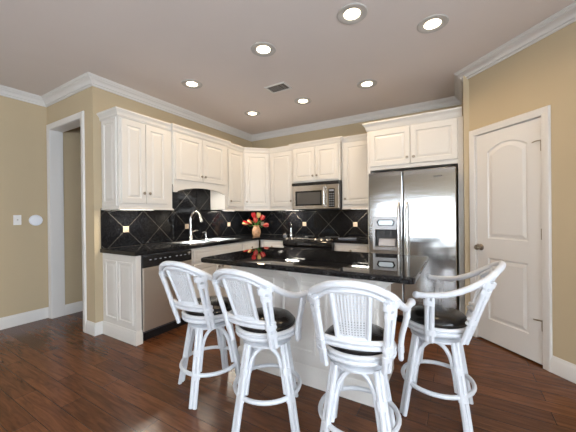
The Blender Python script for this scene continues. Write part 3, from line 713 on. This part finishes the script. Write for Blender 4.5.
# ------------------------------------------------------------------ bar stools
def half(z): return 0.175 - 0.068 * z / 0.49
def make_stool():
    t = thing('bar_stool', 'x', 'bar stool')
    base = []
    # legs: two poles side by side with bindings
    for k in range(4):
        a = PI / 4 + k * PI / 2
        dr = Vector((math.cos(a), math.sin(a), 0)); tg = Vector((-math.sin(a), math.cos(a), 0))
        q = MB()
        P = lambda z: dr * (half(z) * S2) + Vector((0, 0, z))
        for s in (-1, 1): q.tube([P(0) + tg * s * 0.014, P(0.25) + tg * s * 0.0135, P(0.49) + tg * s * 0.013], 0.0145, 8, smooth=2)
        q.tube([P(0.02) - dr * 0.016, P(0.30) - dr * 0.016], 0.012, 8, smooth=0)
        for zb in (0.19, 0.335):
            c = P(zb); 
            lp = []
            for z in (zb - 0.02, zb + 0.02):
                c = P(z); lp.append([c + tg * (0.031 * math.cos(2 * PI * i / 14)) + dr * (0.019 * math.sin(2 * PI * i / 14) - 0.004) for i in range(14)])
            q.loops(lp)
        base.append(q.build('leg', M_RATTAN, t, True))
    for k in range(4):
        a = k * PI / 2; out = Vector((math.cos(a), math.sin(a), 0)); tg = Vector((-math.sin(a), math.cos(a), 0))
        def Q(z, f): return out * (half(z) - 0.004) + tg * (half(z) * f) + Vector((0, 0, z))
        pts = [Q(0.21, -0.80), Q(0.32, -0.77), Q(0.40, -0.68), Q(0.452, -0.40), Q(0.470, 0), Q(0.452, 0.40), Q(0.40, 0.68), Q(0.32, 0.77), Q(0.21, 0.80)]
        base.append(MB().tube(pts, 0.0125, 8, smooth=4).build('arch_brace', M_RATTAN, t, True))
    base.append(MB().hoop(0.204, 0.0135, 0.195).build('foot_ring', M_RATTAN, t, True))
    base.append(MB().lathe([(0, 0.470), (0.135, 0.470), (0.152, 0.476), (0.155, 0.488), (0.145, 0.496), (0, 0.496)], 32).build('base_ring', M_RATTAN, t, True))
    MB().lathe([(0, 0.496), (0.10, 0.496), (0.10, 0.503), (0.140, 0.506), (0.162, 0.522), (0.175, 0.534), (0, 0.534)], 32).build('swivel_plate', M_RATTAN, t, True)
    q = MB().hoop(0.185, 0.0135, 0.543).hoop(0.185, 0.0135, 0.569)
    q.build('seat_ring', M_RATTAN, t, True)
    c = MB().lathe([(0, 0.545), (0.162, 0.548), (0.172, 0.565), (0.178, 0.585), (0.174, 0.605), (0.155, 0.624), (0.115, 0.636), (0.05, 0.643), (0, 0.644)], 40).build('seat_cushion', M_VINYL, t, True)
    c['label'] = 'black vinyl seat cushion'
    MB().hoop(0.1775, 0.0035, 0.594, seg=40, ms=6).build('piping', M_VINYL, c, True)
    # top rail and arms
    rp = [(-0.272, 0.066, 0.786), (-0.264, 0.035, 0.786), (-0.252, -0.01, 0.788), (-0.236, -0.09, 0.801), (-0.212, -0.185, 0.841), (-0.174, -0.275, 0.900), (-0.095, -0.328, 0.945), (0, -0.344, 0.959)]
    rp = rp + [(-x, y, z) for x, y, z in rp[-2::-1]]
    MB().tube(rp, 0.0175, 10, smooth=6, ball=True).build('arm_rail', M_RATTAN, t, True)
    for s in (-1, 1): MB().lathe([(0, -0.021), (0.013, -0.017), (0.021, -0.006), (0.0215, 0.004), (0.015, 0.016), (0, 0.021)], 14, Matrix.Translation((s * 0.273, 0.073, 0.786)) @ Matrix.Rotation(PI / 2, 4, 'X')).build('arm_knob', M_RATTAN, t, True)
    ip = [(-0.176, -0.246, 0.853), (-0.155, -0.270, 0.873), (-0.092, -0.314, 0.915), (0, -0.330, 0.929), (0.092, -0.314, 0.915), (0.155, -0.270, 0.873), (0.176, -0.246, 0.853)]
    MB().tube(ip, 0.012, 8, smooth=5, ball=True).build('inner_rail', M_RATTAN, t, True)
    for s in (-1, 1):
        q = MB()
        for o in (-0.013, 0.013):
            q.tube([(s * 0.217, 0.013 + o, 0.512), (s * 0.217, 0.013 + o, 0.56), (s * 0.223, 0.012 + o, 0.63), (s * 0.243, 0.008 + o, 0.71), (s * 0.252, 0.004 + o, 0.775)], 0.0135, 8, smooth=4, ball=True)
        for zb, xx in ((0.56, 0.217), (0.742, 0.248)):
            q.loops([[(s * (xx + 0.0165 * math.cos(2 * PI * i / 14)), 0.010 + 0.031 * math.sin(2 * PI * i / 14), zb + dz) for i in range(14)] for dz in (-0.016, 0.016)])
        q.build('arm_post', M_RATTAN, t, True)
        q = MB()
        A0, A1 = Vector((s * 0.148, -0.158, 0.510)), Vector((s * 0.173, -0.284, 0.888))
        ax = (A1 - A0).normalized(); sd = Vector((s * 0.72, 0.69, 0)); sd = (sd - ax * sd.dot(ax)).normalized(); nn = ax.cross(sd)
        for o in (-0.013, 0.013): q.tube([A0 + sd * o, (A0 + A1) / 2 + sd * o, A1 + sd * o * 1.5], 0.0135, 8, smooth=4)
        for u, w in ((0.22, 0.031), (0.36, 0.031), (0.82, 0.034), (0.94, 0.044)):
            c0 = A0 + (A1 - A0) * u
            q.loops([[c0 + ax * dz + sd * (w * math.cos(2 * PI * i / 14)) + nn * (0.017 * math.sin(2 * PI * i / 14)) for i in range(14)] for dz in (-0.016, 0.016)])
        q.build('back_post', M_RATTAN, t, True)
    q = MB()
    for z, dy in ((0.636, -0.004), (0.662, -0.012)): q.tube([(-0.165, -0.172 + dy, z), (-0.10, -0.202 + dy, z), (0, -0.214 + dy, z), (0.10, -0.202 + dy, z), (0.165, -0.172 + dy, z)], 0.0135, 8, smooth=5, ball=True)
    q.build('cross_rail', M_RATTAN, t, True)
    # cane back panel: frame + open webbing
    def BP(u, v): # u in -1..1 across, v 0..1 up
        w = 0.071 + 0.014 * v
        return Vector((u * w, -0.222 - 0.098 * v + 0.010 * u * u, 0.676 + 0.244 * v))
    fr = MB()
    fr.tube([BP(-1, -0.02), BP(-1, 0.5), BP(-1, 1.02)], 0.0125, 8, smooth=3); fr.tube([BP(1, -0.02), BP(1, 0.5), BP(1, 1.02)], 0.0125, 8, smooth=3)
    fr.tube([BP(-1, 0), BP(0, 0), BP(1, 0)], 0.012, 8, smooth=4); fr.tube([BP(-1, 1), BP(0, 1), BP(1, 1)], 0.012, 8, smooth=4)
    fo = fr.build('back_frame', M_RATTAN, t, True)
    cw = MB(); y_n = Vector((0, -1, -0.2)).normalized()
    def strip(p0, p1, w, off):
        d = (p1 - p0).normalized(); s = d.cross(y_n).normalized() * w; o = y_n * off; th = y_n * 0.0012
        cw.loops([[p0 - s + o - th, p0 + s + o - th, p0 + s + o + th, p0 - s + o + th], [p1 - s + o - th, p1 + s + o - th, p1 + s + o + th, p1 - s + o + th]])
    nx, nz = 11, 18
    for i in range(1, nx):
        u = -1 + 2 * i / nx
        strip(BP(u, 0.02), BP(u, 0.5), 0.0040, 0.001); strip(BP(u, 0.5), BP(u, 0.98), 0.0040, 0.001)
    for j in range(1, nz):
        v = j / nz; strip(BP(-1, v), BP(0, v), 0.0038, -0.001); strip(BP(0, v), BP(1, v), 0.0038, -0.001)
    cw.build('cane_webbing', M_CANE, fo)
    return t, [b.name for b in base]
def spin_base(t, da):
    for c in t.children:
        if c.name.split('.')[0] in ('leg', 'arch_brace', 'foot_ring', 'base_ring'): c.rotation_euler = (0, 0, da)
stool, _ = make_stool()
SG = 'white rattan bar stools round the island'
R = math.radians
stools = [((1.741, -2.765), 5, -27, 'white rattan bar stool nearest the dishwasher, leftmost of the four'),
          ((2.266, -2.79), 2, 30, 'white rattan bar stool second from the dishwasher, cane back angled left'),
          ((2.845, -2.766), 11, 11, 'white rattan bar stool whose cane back faces the viewer squarely'),
          ((3.192, -2.207), 87, -2, 'white rattan bar stool in front of the pantry door, seen side-on with open arms')]
for i, ((x, y), seat, bs, lab) in enumerate(stools):
    o = stool if i == 0 else copy_tree(stool)
    o.location = (x, y, 0); o.rotation_euler = (0, 0, R(seat)); tag(o, lab, 'bar stool', SG); spin_base(o, R(bs - seat))

# ------------------------------------------------------------------ vase and tulips
VX, VY = 0.44, -0.46
t = thing('vase', 'mottled terracotta vase in the counter corner', 'vase', (VX, VY, CZ), 0)
MB().lathe([(0, 0), (0.052, 0), (0.062, 0.02), (0.070, 0.06), (0.069, 0.10), (0.054, 0.14), (0.043, 0.155), (0.052, 0.178), (0.044, 0.176), (0.036, 0.155), (0.045, 0.13), (0.045, 0.03), (0, 0.02)], 24).build('body', M_VASE, t, True)
def tulip(label, dx, up, yo, mats, lean):
    # dx along the view's right direction, yo along depth
    rx = Vector((rt.x, rt.y, 0)).normalized(); fx = Vector((fw.x, fw.y, 0)).normalized()
    b0 = Vector((VX, VY, CZ + 0.03)); top = Vector((VX, VY, 0)) + rx * dx + fx * yo + Vector((0, 0, CZ + up))
    t = thing('tulip', label, 'flower', b0, 0, 'tulips in the vase')
    d = top - b0
    neck = Vector((0, 0, 0.14)) + (rx * dx + fx * yo) * 0.22
    MB().tube([(0, 0, 0), neck, d * 0.75 + Vector((0, 0, 0.01)), d], 0.0035, 6, smooth=4).build('stem', M_GREEN, t, True)
    ax = (d - neck).normalized(); q = Vector((0, 0, 1)).rotation_difference((ax + Vector((0, 0, 0.6)) * (1 - lean)).normalized()).to_matrix().to_4x4()
    for k in range(6):
        a = k * PI / 3; inner = k % 2
        pm = MB(); lps = []
        for (v, w, r) in ((0, 0.004, 0.006), (0.018, 0.018, 0.024), (0.038, 0.020, 0.027), (0.055, 0.013, 0.024), (0.066, 0.003, 0.020)):
            rr = r * (0.82 if inner else 1.0); row = []
            for s, tt in ((-1, 0), (0, 0), (1, 0), (1, 1), (0, 1), (-1, 1)):
                ang = a + s * w / max(rr, 0.008) * 0.9; r2 = rr - tt * 0.002
                row.append((r2 * math.cos(ang), r2 * math.sin(ang), v))
            lps.append(row)
        pm.loops(lps)
        for v in pm.bm.verts: v.co = (q @ v.co) * 1.4 + d
        pm.build('petal', mats[inner], t, True)
    lf = MB(); lps = []
    sdir = (rx * (1 if dx >= 0 else -1) + fx * random.uniform(-0.6, 0.3)).normalized(); sp = Vector((-sdir.y, sdir.x, 0))
    for u in range(7):
        v = u / 6; c = Vector((0, 0, 0.15)) + sdir * (0.015 + 0.085 * v) + Vector((0, 0, 0.075 * math.sin(v * PI * 0.62)))
        w = 0.017 * math.sin(PI * (0.12 + 0.86 * v)); nn = Vector((0, 0, 1))
        lps.append([c - sp * w, c + sdir * 0.002 - nn * 0.004, c + sp * w, c + nn * 0.0015])
    lf.loops(lps); lf.build('leaf', M_GREEN, t, True)
tulip('red tulip at the top left of the bouquet', -0.035, 0.300, -0.01, (M_RED, M_RED), 0.4)
tulip('cream tulip at the top middle of the bouquet', 0.030, 0.298, 0.02, (M_CREAM, M_CREAM), 0.3)
tulip('red tulip at the upper right of the bouquet', 0.080, 0.262, 0.0, (M_RED, M_PINK), 0.6)
tulip('red and orange tulip drooping at the far left', -0.135, 0.200, -0.02, (M_RED, M_CREAM), 0.9)
tulip('pink and cream tulip leaning left near the centre', -0.075, 0.205, 0.02, (M_RED, M_CREAM), 0.7)
tulip('red tulip in the middle of the bouquet', -0.005, 0.222, -0.04, (M_RED, M_PINK), 0.4)
tulip('pink and red tulip drooping at the far right', 0.115, 0.175, -0.02, (M_PINK, M_RED), 0.9)

# ------------------------------------------------------------------ small things near the range
t = thing('pepper_mill', 'dark pepper mill with shiny neck on the counter left of the range', 'pepper mill', (1.03, -0.33, CZ), 0)
MB().lathe([(0, 0), (0.028, 0), (0.03, 0.01), (0.024, 0.04), (0.02, 0.06), (0, 0.06)], 18).build('base', M_CHROME, t, True)
MB().lathe([(0, 0.06), (0.017, 0.06), (0.016, 0.14), (0.0, 0.14)], 18).build('neck', M_CHROME, t, True)
MB().lathe([(0, 0.14), (0.024, 0.14), (0.03, 0.165), (0.024, 0.19), (0.01, 0.20), (0.012, 0.212), (0, 0.218)], 18).build('head', M_BLACKPL, t, True)
t = thing('salt_cellar', 'small silver lidded pot beside the pepper mill', 'pot', (0.985, -0.44, CZ), 0)
MB().lathe([(0, 0), (0.026, 0), (0.034, 0.015), (0.032, 0.035), (0, 0.035)], 18).build('body', M_GREYGL, t, True)
MB().lathe([(0, 0.035), (0.034, 0.035), (0.026, 0.048), (0.007, 0.052), (0.008, 0.062), (0, 0.064)], 18).build('lid', M_CHROME, t, True)
t = thing('spoon_rest', 'long blue-grey spoon rest on the counter right of the range', 'spoon rest', (2.02, -0.50, CZ), R(30))
MB().loops([[(x * s, y * s2, z) for x, y in rrect(-0.13, 0.13, -0.032, 0.032, 0.03)] for s, s2, z in ((0.9, 0.8, 0.0), (1, 1, 0.02), (0.97, 0.92, 0.021), (0.86, 0.7, 0.006))]).build('dish', M_GREYGL, t, True)

# ------------------------------------------------------------------ wall plate and disc
t = thing('light_switch', 'white light switch plate on the far left wall', 'light switch', (-D, -3.012, 1.232), PI / 2)
MB().box(-0.036, 0.036, -0.006, 0, -0.058, 0.058).build('plate', M_PLATE, t, False, 0.003)
MB().box(-0.017, 0.017, -0.0075, -0.005, -0.034, 0.034).build('rocker_frame', M_PLATE, t, False, 0.001)
MB().box(-0.006, 0.006, -0.016, -0.006, -0.006, 0.010).build('toggle', M_VENT, t, False, 0.001)
t = thing('wall_disc', 'round white plastic disc mounted on the left wall beside the switch', 'wall disc', (-D, -2.842, 1.226), PI / 2)
MB().lathe([(0, 0), (0.066, 0), (0.066, 0.012), (0.060, 0.022), (0.03, 0.028), (0, 0.029)], 36, Matrix.Rotation(PI / 2, 4, 'X')).build('cover', M_DISC, t, True)

# ------------------------------------------------------------------ ceiling lights and vent
CANS = [((2.655, -2.207), 'recessed ceiling light at the top of the photo, largest of the seven'),
        ((3.159, -1.769), 'recessed ceiling light at the upper right, nearest the pantry wall'),
        ((1.834, -2.181), 'recessed ceiling light over the left end of the island'),
        ((0.763, -2.056), 'recessed ceiling light above the tall left wall cabinet'),
        ((0.765, -0.960), 'recessed ceiling light nearest the kitchen corner'),
        ((1.60, -0.969), 'recessed ceiling light in front of the microwave cabinet, right of the vent'),
        ((2.443, -1.011), 'recessed ceiling light in front of the refrigerator cabinet')]
can = None
for i, ((x, y), lab) in enumerate(CANS):
    if can is None:
        can = thing('ceiling_light', lab, 'ceiling light', (x, y, H), 0, 'recessed ceiling lights')
        MB().lathe([(0.112, 0.0), (0.110, -0.005), (0.104, -0.007), (0.062, -0.003), (0.058, 0.0)], 36).build('trim_ring', M_VENT, can, True)
        ln = MB().lathe([(0, -0.007), (0.035, -0.0065), (0.055, -0.004), (0.060, -0.002), (0.062, 0.0)], 32).build('lens', M_LENS, can, True)
        ld = bpy.data.lights.new('lamp', 'SPOT'); ld.energy = CAN_POWER; ld.color = CAN_COL; ld.spot_size = math.radians(170); ld.spot_blend = 0.5; ld.shadow_soft_size = 0.07
        lo = bpy.data.objects.new('lamp', ld); COL.objects.link(lo); lo.location = (0, 0, -0.012); lo.parent = can
        o = can
    else: o = copy_tree(can)
    o.location = (x, y, H); tag(o, lab, 'ceiling light', 'recessed ceiling lights')
t = thing('ceiling_vent', 'rectangular louvred air vent in the ceiling', 'vent', (1.535, -1.465, H), 0)
q = MB()
q.box(-0.135, 0.135, -0.095, -0.075, -0.008, 0).box(-0.135, 0.135, 0.075, 0.095, -0.008, 0).box(-0.135, -0.115, -0.075, 0.075, -0.008, 0).box(0.115, 0.135, -0.075, 0.075, -0.008, 0)
q.build('frame', M_TRIM, t)
MB().box(-0.115, 0.115, -0.075, 0.075, -0.001, 0).build('backing', M_VENTD, t)
for i in range(11):
    x = -0.108 + i * 0.0165 + (0.0 if i < 9 else 0.012)
    MB().prism_y([(x, -0.0015), (x + 0.011, -0.007), (x + 0.0125, -0.0065), (x + 0.0015, -0.001)], -0.075, 0.075).build('slat', M_VENT, t)

# ------------------------------------------------------------------ under-cabinet light bars
UCL = [((0.20, -1.50), PI / 2, 0.45, 1.345, 'slim light bar tucked behind the arched valance over the sink', 3.5),
       ((0.17, -2.34), PI / 2, 0.40, 1.345, 'slim under-cabinet light bar under the tall left cabinet', 5.0),
       ((0.16, -0.81), PI / 2, 0.26, 1.345, 'slim under-cabinet light bar under the narrow cabinet by the sink', 5.0),
       ((0.93, -0.12), 0, 0.26, 1.345, 'slim under-cabinet light bar left of the microwave', 6.0),
       ((2.11, -0.16), 0, 0.30, 1.345, 'slim under-cabinet light bar right of the microwave', 4.0)]
for (x, y), rz, ln_, z, lab, pw_ in UCL:
    t = thing('under_cabinet_light', lab, 'light', (x, y, 1.69 if 'valance' in lab else 1.352), rz, 'under-cabinet lights')
    MB().box(-ln_ / 2, ln_ / 2, -0.03, 0.03, -0.016, 0).build('housing', M_PLATE, t, False, 0.002)
    MB().box(-ln_ / 2 + 0.01, ln_ / 2 - 0.01, -0.02, 0.02, -0.0185, -0.0155).build('lens', M_UCL, t)
    l = bpy.data.lights.new('lamp', 'AREA'); l.shape = 'RECTANGLE'; l.size = ln_ - 0.03; l.size_y = 0.035; l.energy = pw_; l.color = (1.0, 0.93, 0.80)
    lo = bpy.data.objects.new('lamp', l); COL.objects.link(lo); lo.location = (0, 0, -0.02); lo.parent = t
